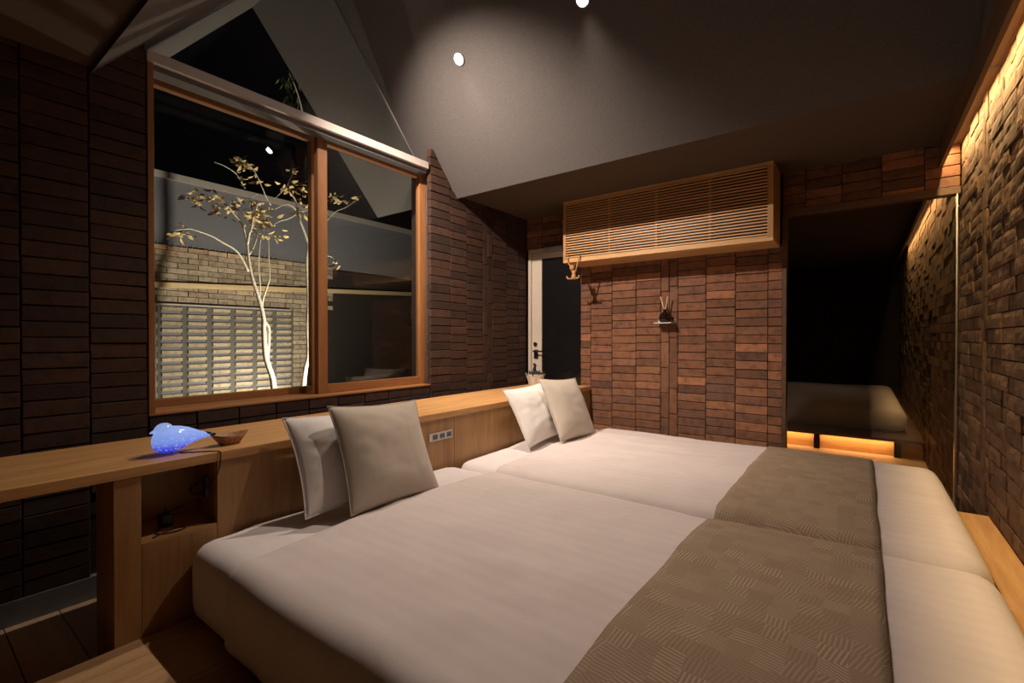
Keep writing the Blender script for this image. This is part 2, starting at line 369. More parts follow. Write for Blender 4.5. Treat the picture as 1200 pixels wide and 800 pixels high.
def rough_brick(seed, amp=.0014):
    rnd = random.Random(seed); L, Dp, H = BL-.005, .055, BH-.005; nx, nz = 5, 3
    vs = []; fs = []
    for k in range(nz+1):
        for i in range(nx+1):
            e = (i in (0, nx)) or (k in (0, nz))
            yy = rnd.uniform(-amp, amp)+(.0022 if e else 0)
            vs.append((-L/2+L*i/nx+rnd.uniform(-.002, .002), yy, -H/2+H*k/nz+rnd.uniform(-.0015, .0015)))
    for k in range(nz):
        for i in range(nx):
            a = k*(nx+1)+i; fs.append((a, a+1, a+nx+2, a+nx+1))
    ring = [i for i in range(nx+1)]+[(k+1)*(nx+1)-1 for k in range(1, nz+1)]+[nz*(nx+1)+i for i in range(nx-1, -1, -1)]+[k*(nx+1) for k in range(nz-1, 0, -1)]
    n0 = len(vs)
    for q in ring: vs.append((vs[q][0], Dp, vs[q][2]))
    m = len(ring)
    for i in range(m): fs.append((ring[i], ring[(i+1) % m], n0+(i+1) % m, n0+i))
    me = bpy.data.meshes.new('brick'); me.from_pydata(vs, [], fs)
    bm = bmesh.new(); bm.from_mesh(me); bmesh.ops.recalc_face_normals(bm, faces=bm.faces); bm.to_mesh(me); bm.free()
    return me
SM = [smooth_brick(i) for i in range(10)]
def with_mat(ms, m):
    out = []
    for a in ms:
        b = a.copy(); b.materials.append(m); out.append(b)
    return out
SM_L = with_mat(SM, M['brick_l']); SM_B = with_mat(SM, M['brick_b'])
RM = with_mat([rough_brick(50+i) for i in range(12)], M['brick_r'])
def put_brick(meshes, loc, L, H, rz, parent, vertical=False, prot=0):
    o = bpy.data.objects.new('brick', random.choice(meshes)); COL.objects.link(o); o.parent = parent
    o.location = loc
    if vertical:
        o.rotation_euler = (0, PI/2, 0) if rz == 0 else Matrix(Matrix.Rotation(rz, 3, 'Z') @ Matrix.Rotation(PI/2, 3, 'Y')).to_euler()
    else: o.rotation_euler = (0, random.uniform(-.003, .003), rz)
    o.scale = (L/BL, 1, H/BH)
    return o
# facing: local -y is the visible face. left wall faces +x: rotate -y -> +x  => rz = +90deg ; back wall faces -y: rz = 0 ; right wall faces -x: rz = -90deg
def columns(lst, z0, z1fn, place, skip=None, phase=True, rng=random):
    """lst of (c0, c1, soldier)"""
    for c0, c1, sol in lst:
        if sol:
            h = BL; z = z0-rng.uniform(0, .15)
            while z < z1fn((c0+c1)/2):
                za, zb = max(z, z0), z+h
                if zb-za > .03 and not (skip and skip(c0, c1, za, zb)): place(c0, c1, za, zb, True)
                z = zb
        else:
            z = z0-rng.uniform(0, .045)
            while z < z1fn((c0+c1)/2):
                h = BH*rng.uniform(.97, 1.03); za, zb = max(z, z0), z+h
                if zb-za > .02 and not (skip and skip(c0, c1, za, zb)): place(c0, c1, za, zb, False)
                z = zb

# ---- left wall
wl = MB()
TH_W = .30
X1 = WX-.03; X0 = WX-TH_W-.03
WY0, WY1, WZ0 = .766, 2.604, .785; WYC = 2.70
wl.prism([(NY-.1, 0), (WY0, 0), (WY0, ceil_z(WY0)), (Y1, SOF), (NY-.1, SOF)], X0, X1)
wl.prism([(WYC, 0), (5.6, 0), (5.6, SOF), (Y2, SOF), (WYC, ceil_z(WYC))], X0, X1)
wl.box(X0, X1, WY0, WYC, 0, WZ0)
wall_left = wl.build('wall_left', M['mortar']); tag(wall_left, 'dark brown stacked brick wall around the timber window', 'wall', kind='structure')
nleft = [0]
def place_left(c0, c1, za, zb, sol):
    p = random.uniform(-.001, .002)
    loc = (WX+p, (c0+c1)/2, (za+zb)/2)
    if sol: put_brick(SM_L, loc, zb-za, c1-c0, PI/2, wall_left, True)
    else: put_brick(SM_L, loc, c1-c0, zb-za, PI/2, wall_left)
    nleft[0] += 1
colsA = [(.1257, .3387, 0), (.3387, .5523, 0), (.5523, .764, 0)]
columns(colsA, .10, lambda y: ceil_z(y)+.05 if y > .5 else SOF, place_left, skip=lambda a, b, za, zb: (zb < CT-.22 and a > .55))
e = [WY0+(WY1-WY0)*i/9 for i in range(10)]
for i in range(9):
    off = random.uniform(-.008, .008) if i else 0
    for zt in (WZ0, WZ0-BH):
        place_left(e[i]+.0, e[i+1], zt-BH-(0), zt, False)
colsB = [(2.606, 2.832, 0), (2.832, 3.032, 0), (3.032, 3.249, 0), (3.249, 3.316, 1), (3.316, 3.384, 1), (3.384, 3.60, 0), (3.60, 3.80, 0), (3.80, 3.934, 0)]
columns(colsB, CT-.05, lambda y: ceil_z(y)+(.05 if y < Y2 else 0), place_left)
# bricks further along the left wall towards the near end, outside the picture: one mass
def brick_mass(cols, z0, z1, plane, axis, name, mat, parent, sgn):
    mb = MB(); rng = random.Random(3)
    for c0, c1 in cols:
        z = z0-rng.uniform(0, .04)
        while z < z1-.02:
            h = BH; za = max(z, z0); zb = min(z+h, z1); q = rng.uniform(-.003, .003); g = .002
            if axis == 'y':   # wall along y at x = plane
                a, b = sorted((plane+sgn*q, plane-sgn*.045)); mb.box(a, b, c0+g, c1-g, za+g, zb-g)
            else:
                a, b = sorted((plane+sgn*q, plane-sgn*.045)); mb.box(c0+g, c1-g, a, b, za+g, zb-g)
            z += h
    o = mb.build(name, mat, parent); o['kind'] = 'stuff'; return o
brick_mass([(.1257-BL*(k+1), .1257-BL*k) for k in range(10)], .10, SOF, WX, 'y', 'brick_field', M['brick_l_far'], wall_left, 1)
o = MB().box(WX-.03, WX+.004, NY, 3.93, 0, .10).build('baseboard_left', M['concrete'], bevel=.002); tag(o, 'low grey concrete strip at the foot of the dark brick wall', 'baseboard', kind='structure')

# ---- back wall
DX0, DX1, DZ = -2.725, -2.129, 2.053
GX0, GX1, GZ = -.446, .455, 2.045
wb = MB(); Yb0, Yb1 = BY+.03, BY+.16
wb.box(WX, DX1, Yb0, Yb1, DZ, SOF); wb.box(WX, DX0, Yb0, Yb1, 0, DZ); wb.box(DX1, GX0-.02, Yb0, Yb1, 0, SOF); wb.box(GX0-.02, RX, Yb0, Yb1, GZ+.045, SOF)
wall_back = wb.build('wall_back', M['mortar']); tag(wall_back, 'reddish brown stacked brick wall between the door and the dark glass', 'wall', kind='structure')
def place_back(c0, c1, za, zb, sol):
    loc = ((c0+c1)/2, BY+random.uniform(-.0015, .0015), (za+zb)/2)
    if sol: put_brick(SM_B, loc, zb-za, c1-c0, 0, wall_back, True)
    else: put_brick(SM_B, loc, c1-c0, zb-za, 0, wall_back)
colsP = [(-2.129, -2.025, 0), (-2.025, -1.812, 0), (-1.812, -1.587, 0), (-1.587, -1.369, 0), (-1.369, -1.297, 1), (-1.297, -1.226, 1), (-1.226, -1.004, 0), (-1.004, -.787, 0), (-.787, -.564, 0), (-.564, -.472, 0)]
columns(colsP, .20, lambda x: 1.85, place_back)
columns([(-.47, -.33, 0), (-.33, -.118, 0), (-.118, .095, 0), (.095, .308, 0), (.308, .474, 0)], GZ+.045, lambda x: SOF, place_back)
columns([(-2.749, -2.56, 0), (-2.56, -2.345, 0), (-2.345, -2.129, 0)], DZ, lambda x: SOF, place_back)

# ---- right wall
wr = MB().box(RX+.035, RX+.16, NY-.1, 9.8, 0, 4.2).build('wall_right', M['mortar']); tag(wr, 'rough split brick wall washed by the hidden strip light', 'wall', kind='structure')
rr = random.Random(11)
def place_right(c0, c1, za, zb, sol, pr):
    loc = (RX-pr, (c0+c1)/2, (za+zb)/2)
    if sol: put_brick(RM, loc, zb-za, c1-c0, -PI/2, wr, True)
    else: put_brick(RM, loc, c1-c0, zb-za, -PI/2, wr)
for (ya, yb) in ((3.285, 3.934), (2.42, 3.163)):
    z = .338
    while z < SOF:
        y = ya+rr.choice((0, 0, 0))
        first = True
        while y < yb-.03:
            L = rr.choice((.108, .2165, .2165)) if not first else rr.choice((.108, .2165))
            first = False
            y2 = min(y+L, yb)
            if yb-y2 < .06: y2 = yb
            place_right(y, y2, z, z+BH, False, rr.uniform(-.003, .007))
            y = y2
        z += BH
for c in (3.163, 3.224):
    z = .30-(.1 if c > 3.2 else 0)
    while z < SOF:
        place_right(c, c+.061, max(z, .2), z+BL, True, rr.uniform(.0, .006)); z += BL
def rough_mass(y0, y1, z0, z1, name):
    mb = MB(); rng = random.Random(5); z = z0
    while z < z1:
        y = y0-rng.choice((0, .108))
        while y < y1:
            L = rng.choice((.108, .2165, .2165)); a, b = max(y, y0), min(y+L, y1)
            if b-a > .02:
                q = RX-rng.uniform(-.004, .008); mb.box(q, RX+.05, a+.0025, b-.0025, z+.0025, z+BH-.0025)
            y += L
        z += BH
    o = mb.build(name, M['brick_r_far'], wr); o['kind'] = 'stuff'
rough_mass(NY, 2.42, .338, SOF, 'brick_field'); rough_mass(3.061, 3.93, .0, .30, 'brick_field'); rough_mass(BY+.17, 9.69, .0, SOF, 'brick_field')
# near wall behind the camera and the dark room behind the glass
o = MB().box(-3.05, .6, NY-.12, NY, 0, SOF+.05).build('wall_near', M['dark_wood_x']); tag(o, 'dark timber wall at the near end of the room', 'wall', kind='structure')
o = MB().box(-3.05, .6, 9.70, 9.80, 0, SOF).build('wall_far', M['dark']); tag(o, 'dark end wall of the second bedroom behind the glass', 'wall', kind='structure')
o = MB().box(-2.6, -2.5, Yb1, 9.70, 0, SOF).build('wall_far_side', M['dark']); tag(o, 'dark side wall of the second bedroom behind the glass', 'wall', kind='structure')

# valance with hidden strip light
va = thing('light_valance', 'dark timber valance board hiding the strip light above the rough brick wall', 'valance', (.384, 1, 2.223))
MB().box(.374, .394, NY, BY-.001, 2.223, SOF-.001).build('board', M['dark_wood'], va, bevel=.001)
MB().box(.394, RX+.04, NY, BY-.001, 2.345, SOF-.001).build('cover', M['dark_wood'], va)
MB().box(.396, .412, .2, BY-.03, 2.333, 2.342).build('strip_light', M['led'], va)
va2 = thing('light_valance', 'dark timber valance with strip light along the brick wall behind the glass', 'valance', (.384, 6, 2.223))
MB().box(.374, .394, BY+.17, 9.69, 2.223, SOF-.001).build('board', M['dark_wood'], va2)
MB().box(.396, .412, BY+.2, 8.0, 2.333, 2.342).build('strip_light', M['led'], va2)
ld = bpy.data.lights.new('cove_light_far', 'AREA'); ld.shape = 'RECTANGLE'; ld.size = .012; ld.size_y = 3.85; ld.energy = COVE_W*.8; ld.color = COVE_COL
lo = bpy.data.objects.new('cove_light_far', ld); COL.objects.link(lo); lo.location = (.408, 6.06, 2.331); lo.rotation_euler = (0, math.radians(-4), 0)
ld = bpy.data.lights.new('cove_light', 'AREA'); ld.shape = 'RECTANGLE'; ld.size = .012; ld.size_y = BY-.25; ld.energy = COVE_W; ld.color = COVE_COL
lo = bpy.data.objects.new('cove_light', ld); COL.objects.link(lo); lo.location = (.408, (BY+.2)/2, 2.331); lo.rotation_euler = (0, math.radians(-4), 0)
# gable infill above the valance
o = MB().prism([(Y1-.1, SOF), (Y2+.1, SOF), (YC, RZ+.15)], .40, .46).build('wall_gable', M['ceil']); tag(o, 'plain gable end above the valance', 'wall', kind='structure')

# ------------------------------------------------------------------ window in the left wall
win = MB()
wx = WX+.004
win1 = thing('window_1', 'wide timber sliding window with a glazed gable above it', 'window', (WX-.1, 1.685, WZ0)); win1['kind'] = 'structure'
SX0 = WX-.285
MB().box(SX0, wx, WY0, WY1-.002, WZ0, WZ0+.012).build('sill', M['win_y'], win1, bevel=.002)
MB().box(SX0, wx, WY0, WY0+.026, WZ0+.012, 2.489).build('jamb', M['win_z'], win1, bevel=.002)
MB().box(SX0, -2.975, WY0+.02, WYC, 2.525, 2.57).build('head', M['win_y'], win1, bevel=.002)
MB().box(-2.90, -2.80, 2.641, WYC+.003, WZ0, 2.57).build('grey_jamb', M['grey_metal'], win1, bevel=.001)
MB().box(WX-.10, WX+.012, WY0-.002, 2.578, 2.489, 2.541).build('rail', M['metal'], win1, bevel=.002)
MB().box(WX-.10, WX-.015, WY0, 2.578, 2.462, 2.489).build('blind_track', M['grey_metal'], win1)
def sash(name, ya, yb, x, z0, z1, w, wt, wbm, d=.045, pr=None):
    s = MB().box(x-d/2, x+d/2, ya, ya+w[0], z0, z1).build('stile', M['win_z'], win1, bevel=.002)
    MB().box(x-d/2, x+d/2, yb-w[1], yb, z0, z1).build('stile', M['win_z'], win1, bevel=.002)
    MB().box(x-d/2, x+d/2, ya+w[0], yb-w[1], z1-wt, z1).build('top_rail', M['win_y'], win1, bevel=.002)
    MB().box(x-d/2, x+d/2, ya+w[0], yb-w[1], z0, z0+wbm).build('bottom_rail', M['win_y'], win1, bevel=.002)
    MB().box(x-.004, x+.004, ya+w[0]-.005, yb-w[1]+.005, z0+wbm-.005, z1-wt+.005).build('pane', M['glass'], win1)
sash('l', WY0+.026, 1.775, -3.0, WZ0+.012, 2.53, (.053, .04), .04, .042)
sash('r', 1.697, 2.640, -2.86, WZ0+.012, 2.49, (.068, .068), .05, .058)
# fixed gable glazing
XG = -2.985; zt = 2.52
yl = Y1+(zt-SOF)/SL; yr = Y2-(zt-SOF)/SL
MB().prism([(yl, zt), (yr, zt), (YC, RZ-.002)], XG-.005, XG+.005).build('gable_pane', M['glass'], win1)
MB().box(SX0, WX-.10, yl, yr, 2.53, 2.545).build('transom', M['grey_metal'], win1)
mb = MB()
for (a, b) in (((yl, zt), (YC, RZ)), ((yr, zt), (YC, RZ))):
    mb.tube([(XG+.012, a[0], a[1]-.006), (XG+.012, b[0], b[1]-.006)], .006, 6)
mb.build('glazing_bead', M['steel'], win1)

# ------------------------------------------------------------------ door and glass partition
d1 = thing('door_1', 'pale painted door with a dark glass panel and black lock beside the brick pier', 'door', (-2.42, BY, 0)); d1['kind'] = 'structure'
yd = BY+.004
MB().box(DX0, DX0+.03, yd-.01, yd+.06, 0, DZ).build('door_frame', M['cream'], d1, bevel=.002)
MB().box(DX0+.03, DX1, yd-.01, yd+.06, DZ-.035, DZ).build('door_frame', M['cream'], d1, bevel=.002)
MB().box(DX0+.033, -2.575, yd+.008, yd+.045, .01, DZ-.04).build('stile', M['cream'], d1, bevel=.002)
MB().box(-2.575, DX1, yd+.008, yd+.045, 1.952, DZ-.04).build('top_rail', M['cream'], d1, bevel=.002)
MB().box(-2.576, DX1, yd+.02, yd+.03, .01, 1.953).build('dark_pane', M['door_glass'], d1)
MB().lathe([(.001, 0), (.016, 0), (.016, .012), (.001, .012)], (0, 0, 0), 16).build('x', M['black'])  # template, turned below
bpy.data.objects.remove(bpy.data.objects['x'])
mb = MB()
for k in range(1): mb.tube([(-2.645, yd+.012, 1.10), (-2.645, yd-.008, 1.10)], .020, 14)
mb.build('lock', M['black'], d1)
mb = MB().box(-2.66, -2.615, yd-.004, yd+.01, .955, 1.045); mb.tube([(-2.638, yd+.005, 1.03), (-2.638, yd-.045, 1.03), (-2.638+.02, yd-.05, 1.03), (-2.53, yd-.05, 1.03)], .009, 8)
mb.build('handle', M['black'], d1, bevel=.002)
MB().box(-2.52, -2.30, yd-.05, yd-.01, 2.0, 2.05).build('door_closer', M['steel'], d1, bevel=.004)
w2 = thing('window_2', 'tall dark glass partition reflecting the beds beside the rough brick wall', 'glass partition', (0, BY, 0)); w2['kind'] = 'structure'
MB().box(GX0-.022, RX, BY-.004, BY+.08, GZ, GZ+.045).build('header', M['dark_wood_x'], w2, bevel=.002)
MB().box(GX0-.026, GX0, BY-.004, BY+.08, 0, GZ).build('jamb', M['dark_wood'], w2, bevel=.002)
MB().box(GX1, GX1+.008, BY-.002, BY+.05, 0, GZ).build('metal_edge', M['steel'], w2)
MB().box(GX0, GX1, BY+.012, BY+.022, 0, GZ).build('dark_pane', M['glass_dark'], w2)
# the second bedroom seen through the partition: platform on brackets with a strip light under its edge, and a bed
FY = 5.85
p2 = MB().box(-2.4, RX-.002, FY, 9.69, .155, .185).build('second_platform', M['dark_wood_x']); tag(p2, 'raised platform edge with warm strip light beneath it behind the dark glass', 'platform', kind='structure')
MB().box(-2.4, RX-.002, FY+.10, FY+.13, 0, .155).build('recessed_panel', M['oak_x'], p2)
for px in (957, 1052):
    q = at(px, 515, 'y', FY+.03)
    MB().box(q.x-.026, q.x+.026, FY+.03, FY+.10, 0, .155).build('bracket', M['black'], p2)
MB().box(-2.3, .28, FY+.075, FY+.09, .146, .1545).build('strip_light', M['led2'], p2)
ld = bpy.data.lights.new('platform_light', 'AREA'); ld.shape = 'RECTANGLE'; ld.size = 2.5; ld.size_y = .02; ld.energy = 7; ld.color = (1, .58, .27)
lo = bpy.data.objects.new('platform_light', ld); COL.objects.link(lo); lo.location = (-.98, FY+.05, .149); lo.rotation_euler = (math.radians(12), 0, 0)
MB().box(-2.5, RX, BY+.17, FY+.1, -.012, 0).build('floor_boards', M['floor_x'], fl)
b2 = thing('bed', 'white bed on the lit platform behind the dark glass', 'bed', (-.9, 7.8, .185))
rbox(-1.9, .33, 6.24, 9.3, .185, .38, .07, .07).build('mattress', M['sheet'], b2, smooth=True)
rbox(-1.6, .375, 6.20, 9.33, .186, .425, .10, .06, lambda p, n: Vector((0, 0, .02*noise.noise(p*2)*max(0, n.z)))).build('duvet', M['duvet'], b2, smooth=True)

# ------------------------------------------------------------------ counter and headboard
ct = MB().box(-2.58, -2.016, NY+.002, BY-.001, CT-.036, CT).build('counter_top', M['oak_y'], bevel=.002)
tag(ct, 'long oak counter running below the window as desk and headboard shelf', 'counter')
hb = thing('headboard', 'oak headboard box below the counter with a socket niche at its end', 'headboard', (-2.13, 2.2, 0))
HX = -2.245; zt = CT-.036
NY0, NY1, NZ0 = .541, .783, .439
def hpart(name, *b, m='oak_z', bev=.0012): return MB().box(*b).build(name, M[m], hb, bevel=bev)
hpart('end_panel', HX, PX, .465, NY0, 0, zt)
hpart('front_panel', PX-.02, PX, NY0+.001, NY1, 0, NZ0-.012)
hpart('front_panel', PX-.02, PX, NY1+.001, 2.118, 0, zt)
hpart('front_panel', PX-.02, PX, 2.121, BY-.002, 0, zt)
hpart('niche_floor', HX, PX, NY0+.001, NY1-.001, NZ0-.012, NZ0, m='oak_y')
hpart('niche_side', HX, PX-.0205, NY1, NY1+.018, NZ0-.1, zt)
hpart('niche_back', HX-.012, HX, .47, 1.0, 0, zt)
hpart('back_panel', HX-.012, HX, 1.0, BY-.002, 0, zt)
op = thing('outlet_plate', 'white wall plate with three sockets on the headboard', 'outlet', (PX, 2.0, .577))
MB().box(PX-.001, PX+.006, 1.905, 2.096, .553, .601).build('plate', M['plate'], op, bevel=.002)
for k in range(3):
    y = 1.935+.058*k
    MB().box(PX+.005, PX+.0085, y-.004, y+.036, .562, .592).build('socket', M['grey_metal'], op, bevel=.001)
    for s in (.008, .022): MB().box(PX+.008, PX+.0095, y+s, y+s+.004, .570, .584).build('slot', M['black'], op)

# ------------------------------------------------------------------ beds
def bed_disp(y0, y1, xf, crown, seed, stretch=1.0):
    yc, hw = (y0+y1)/2, (y1-y0)/2
    def w(x, y):
        v = max(-1, min(1, (y-yc)/hw)); u = max(0, min(1, (x+2.02)/2.3))
        b = crown*(1-v*v)**.7
        n1 = noise.noise(Vector((x*1.6+seed, y*3.0, seed)))*.010
        n2 = noise.noise(Vector((x*2.2+seed*2+y*1.2, y*9-x*2.0, seed)))*.0055
        n3 = max(0, noise.noise(Vector((x*3+y*5+seed, y*2.5-x*5, seed*3))))*.008
        return b+n1+n2+n3
    return w
BEDS = [(.655, 2.098), (2.104, 3.645)]
ZB = .395
FOOT = .352
bedfn = []
for bi, (ya, yb) in enumerate(BEDS):
    lab = ['white bed with striped duvet next to the niche end of the headboard', 'white bed with striped duvet next to the brick pier'][bi]
    bd = thing('bed', lab, 'bed', (-.9, (ya+yb)/2, PLAT), 'two beds pushed together')
    wm = bed_disp(ya, yb, FOOT, .018, 3.1+bi)
    wd = bed_disp(ya, yb, FOOT, .022, 8.7+bi*5); bedfn.append(wd)
    rbox(PX+.004, FOOT-.05, ya+.02, yb-.02, PLAT, .392, .07, .04, lambda p, n: Vector((0, 0, wm(p.x, p.y)*max(0, n.z)))).build('mattress', M['sheet'], bd, smooth=True)
    def dd(p, n, bi=bi):
        d = Vector((0, 0, wd(p.x, p.y)*max(0, n.z)))
        if n.z < .7 and not (n.y > .3 and bi == 0) and not (n.y < -.3 and bi == 1):                       # skirt: soft vertical folds, wider at the bottom
            k = max(0, (.36-p.z)/.26)
            s = p.x*7 if abs(n.y) > abs(n.x) else p.y*7
            f = noise.noise(Vector((s, bi*4+1, p.z*.8)))*.022*k
            d += Vector((n.x, n.y, 0))*(f+.004*k)*(1 if abs(n.x) < .5 else .3)
        # the cover is pulled back towards the head: its leading edge is thin
        return d
    edge = -1.70 if bi == 0 else -1.74
    rbox(edge, FOOT, ya, yb-.001, PLAT+.002, ZB+.022, .075, .028, dd).build('duvet', M['duvet'], bd, smooth=True)
    # rolled front hem of the duvet
    pts = [(edge+.012+.01*noise.noise(Vector((y*4, bi, 0))), y, ZB-.012+wm(edge, y)+.012) for y in [ya+.05+(yb-ya-.10)*i/40 for i in range(41)]]
# runners
RXa, RXb = -.505, .052
for bi, (ya, yb) in enumerate(BEDS):
    r = .075; zt2 = ZB+.022; off = .006; wd = bedfn[bi]
    prof = []
    low = zt2-r-.012
    steps = 8
    prof += [(ya-off, low+(zt2-r-low)*i/6, 0) for i in range(6)]
    for i in range(steps+1):
        a = PI/2*i/steps; prof.append((ya+r-(r+off)*math.cos(a), zt2-r+(r+off)*math.sin(a), math.sin(a)))
    m = 46
    for i in range(1, m): prof.append((ya+r+(yb-ya-2*r)*i/m, zt2+off, 1))
    for i in range(steps+1):
        a = PI/2*(1-i/steps); prof.append((yb-r+(r+off)*math.cos(a)-.001, zt2-r+(r+off)*math.sin(a), math.sin(a)))
    prof += [(yb+off-.001, zt2-r-(zt2-r-low)*(i+1)/6, 0) for i in range(6)]
    if bi == 0: prof = prof[:-8]
    else: prof = prof[8:]
    nx = 22; vs = []; fs = []; L = len(prof)
    for i in range(nx+1):
        x = RXa+(RXb-RXa)*i/nx
        for (y, z, nz) in prof:
            xx = x+.006*noise.noise(Vector((x*2, y*3, 7)))
            vs.append((xx, y, z+wd(x, y)*max(0, nz)))
    top = len(vs)
    for i in range(nx):
        for j in range(L-1): fs.append((i*L+j, i*L+j+1, (i+1)*L+j+1, (i+1)*L+j))
    o = MB().add(vs, fs).build('bed_runner', M['runner'], None, smooth=True)
    sol = o.modifiers.new('thick', 'SOLIDIFY'); sol.thickness = .002; sol.offset = 1
    tag(o, ['hatched taupe runner across the bed by the niche end of the headboard', 'hatched taupe runner across the bed by the brick pier'][bi], 'bed runner', 'bed runners')

# ------------------------------------------------------------------ pillows
def cushion(name, label, wdt, hgt, thk, bc, tc, yaw, mat, group, seed, sag=0.0, wrk=.010):
    """bc bottom centre, tc top centre (world)"""
    th = thing(name, label, 'pillow' if 'pillow' in name else 'cushion', bc, group)
    bc, tc = Vector(bc), Vector(tc)
    vax = (tc-bc).normalized(); uax = Matrix.Rotation(yaw, 3, 'Z') @ Vector((0, 1, 0)); uax = (uax-vax*uax.dot(vax)).normalized()
    nax = uax.cross(vax)
    if nax.x < 0: nax = -nax
    n = 30; c = (bc+tc)/2
    mb = MB(); vs = []; ids = {}
    def P(i, j, side):
        u = -1+2*i/n; v = -1+2*j/n
        su = math.copysign(abs(u)**.9, u); sv = math.copysign(abs(v)**.9, v)
        x = su*wdt/2*(1-.075*(1-v*v)); y = sv*hgt/2*(1-.065*(1-u*u))
        e = max(0, (1-abs(u)**2.8))**.72*max(0, (1-abs(v)**2.8))**.72
        d = thk/2*e
        # creases running inward from edges and corners
        wr = noise.noise(Vector((u*1.3+seed, v*1.2+seed, side*3+seed)))*wrk*1.2*e + abs(noise.noise(Vector((u*1.2+v*3.4+seed, v*1.1-u*2.2, side+seed))))*wrk*.9*e
        wr += noise.noise(Vector((u*7+seed, v*2.2+u*1.5, side+seed)))*wrk*.45*e*(.3+v*v)+noise.noise(Vector((u*2.0+seed, v*8-u*2, side*2+seed)))*wrk*.5*e*(.3+u*u)
        y -= sag*e*(1-abs(u))*.3*(1 if v > 0 else 0)
        return c+uax*x+vax*y+nax*(side*(d+wr*.8))
    for side in (1, -1):
        for i in range(n+1):
            for j in range(n+1):
                edge = i in (0, n) or j in (0, n)
                key = (i, j, 0 if edge else side)
                if key not in ids:
                    ids[key] = len(vs); vs.append(P(i, j, side) if not edge else P(i, j, 0))
    fs = []
    for side in (1, -1):
        K = lambda i, j: ids[(i, j, 0 if (i in (0, n) or j in (0, n)) else side)]
        for i in range(n):
            for j in range(n): fs.append((K(i, j), K(i+1, j), K(i+1, j+1), K(i, j+1)))
    mb.add(vs, fs).build('cover', mat, th, smooth=True)
    loop = [P(i, 0, 0) for i in range(n)]+[P(n, j, 0) for j in range(n)]+[P(n-i, n, 0) for i in range(n)]+[P(0, n-j, 0) for j in range(n)]
    loop.append(loop[0])
    MB().tube(loop, .0028, 5, cap=False).build('seam', M['seam'] if mat is M['linen'] else mat, th, smooth=True)
    return th
cushion('linen_cushion', 'beige linen cushion leaning on the white pillow near the socket niche', .49, .47, .135, (-1.650, 1.372, .440), (-1.845, 1.395, .848), .0, M['linen'], 'linen cushions', 1.3)
cushion('white_pillow', 'white pillow between the headboard and beige cushion near the socket niche', .56, .43, .125, (-1.775, 1.285, .435), (-1.970, 1.295, .815), .0, M['pillow'], 'white pillows', 4.1, wrk=.014)
cushion('linen_cushion', 'beige linen cushion leaning on the white pillow near the door', .51, .47, .135, (-1.650, 3.03, .445), (-1.845, 3.06, .848), .0, M['linen'], 'linen cushions', 9.3)
cushion('white_pillow', 'white pillow between the headboard and beige cushion near the door', .56, .42, .125, (-1.775, 2.82, .445), (-1.970, 2.80, .815), .03, M['pillow'], 'white pillows', 6.7, wrk=.014)

# ------------------------------------------------------------------ louvred box for the air conditioner
ab = thing('louvred_cabinet', 'light oak louvred box hung on the brick wall under the ceiling', 'cabinet', (-1.31, 3.77, 1.825))
AX0, AX1, AY, AZ0, AZ1 = -2.128, -.488, 3.61, 1.824, 2.361
t = .022
MB().box(AX0, AX1, AY, BY-.001, AZ0, AZ0+t).build('bottom_board', M['oak_x'], ab, bevel=.001)
MB().box(AX0, AX1, AY, BY-.001, AZ1-t, AZ1).build('top_board', M['oak_x'], ab, bevel=.001)
MB().box(AX0, AX0+.03, AY, BY-.001, AZ0+t, AZ1-t).build('side_board', M['oak_z'], ab, bevel=.001)
MB().box(AX1-.036, AX1, AY, BY-.001, AZ0+t, AZ1-t).build('side_board', M['oak_z'], ab, bevel=.001)
MB().box(AX0+.03, AX1-.036, AY, AY+.02, AZ0+t, AZ0+t+.014).build('bottom_rail', M['oak_x'], ab)
ns = 22; za, zb2 = AZ0+t+.014, AZ1-t; s0 = None
for k in range(ns):
    z = za+(zb2-za)*(k+.5)/ns
    if s0 is None:
        s0 = MB().box(AX0+.03, AX1-.036, AY+.002, AY+.016, -.0045, .0045).build('slat', M['oak_x'], ab)
        base = s0.location.copy(); o = s0
    else: o = s0.copy(); COL.objects.link(o)
    o.location = base+Vector((0, 0, z))
for x in (-1.695, -1.299, -.901):
    MB().box(x-.009, x+.009, AY+.016, AY+.03, AZ0+t, AZ1-t).build('mullion', M['oak_z'], ab)
MB().box(AX0+.03, AX1-.036, AY+.05, AY+.055, AZ0+t, AZ1-t).build('shade_sheet', M['black'], ab)  # black sheet added behind the slats, standing in for the shade inside
rbox(-1.75, -.95, 3.70, 3.93, 2.0, 2.28, .03, .05).build('air_conditioner', M['grey_metal'], ab, smooth=True)

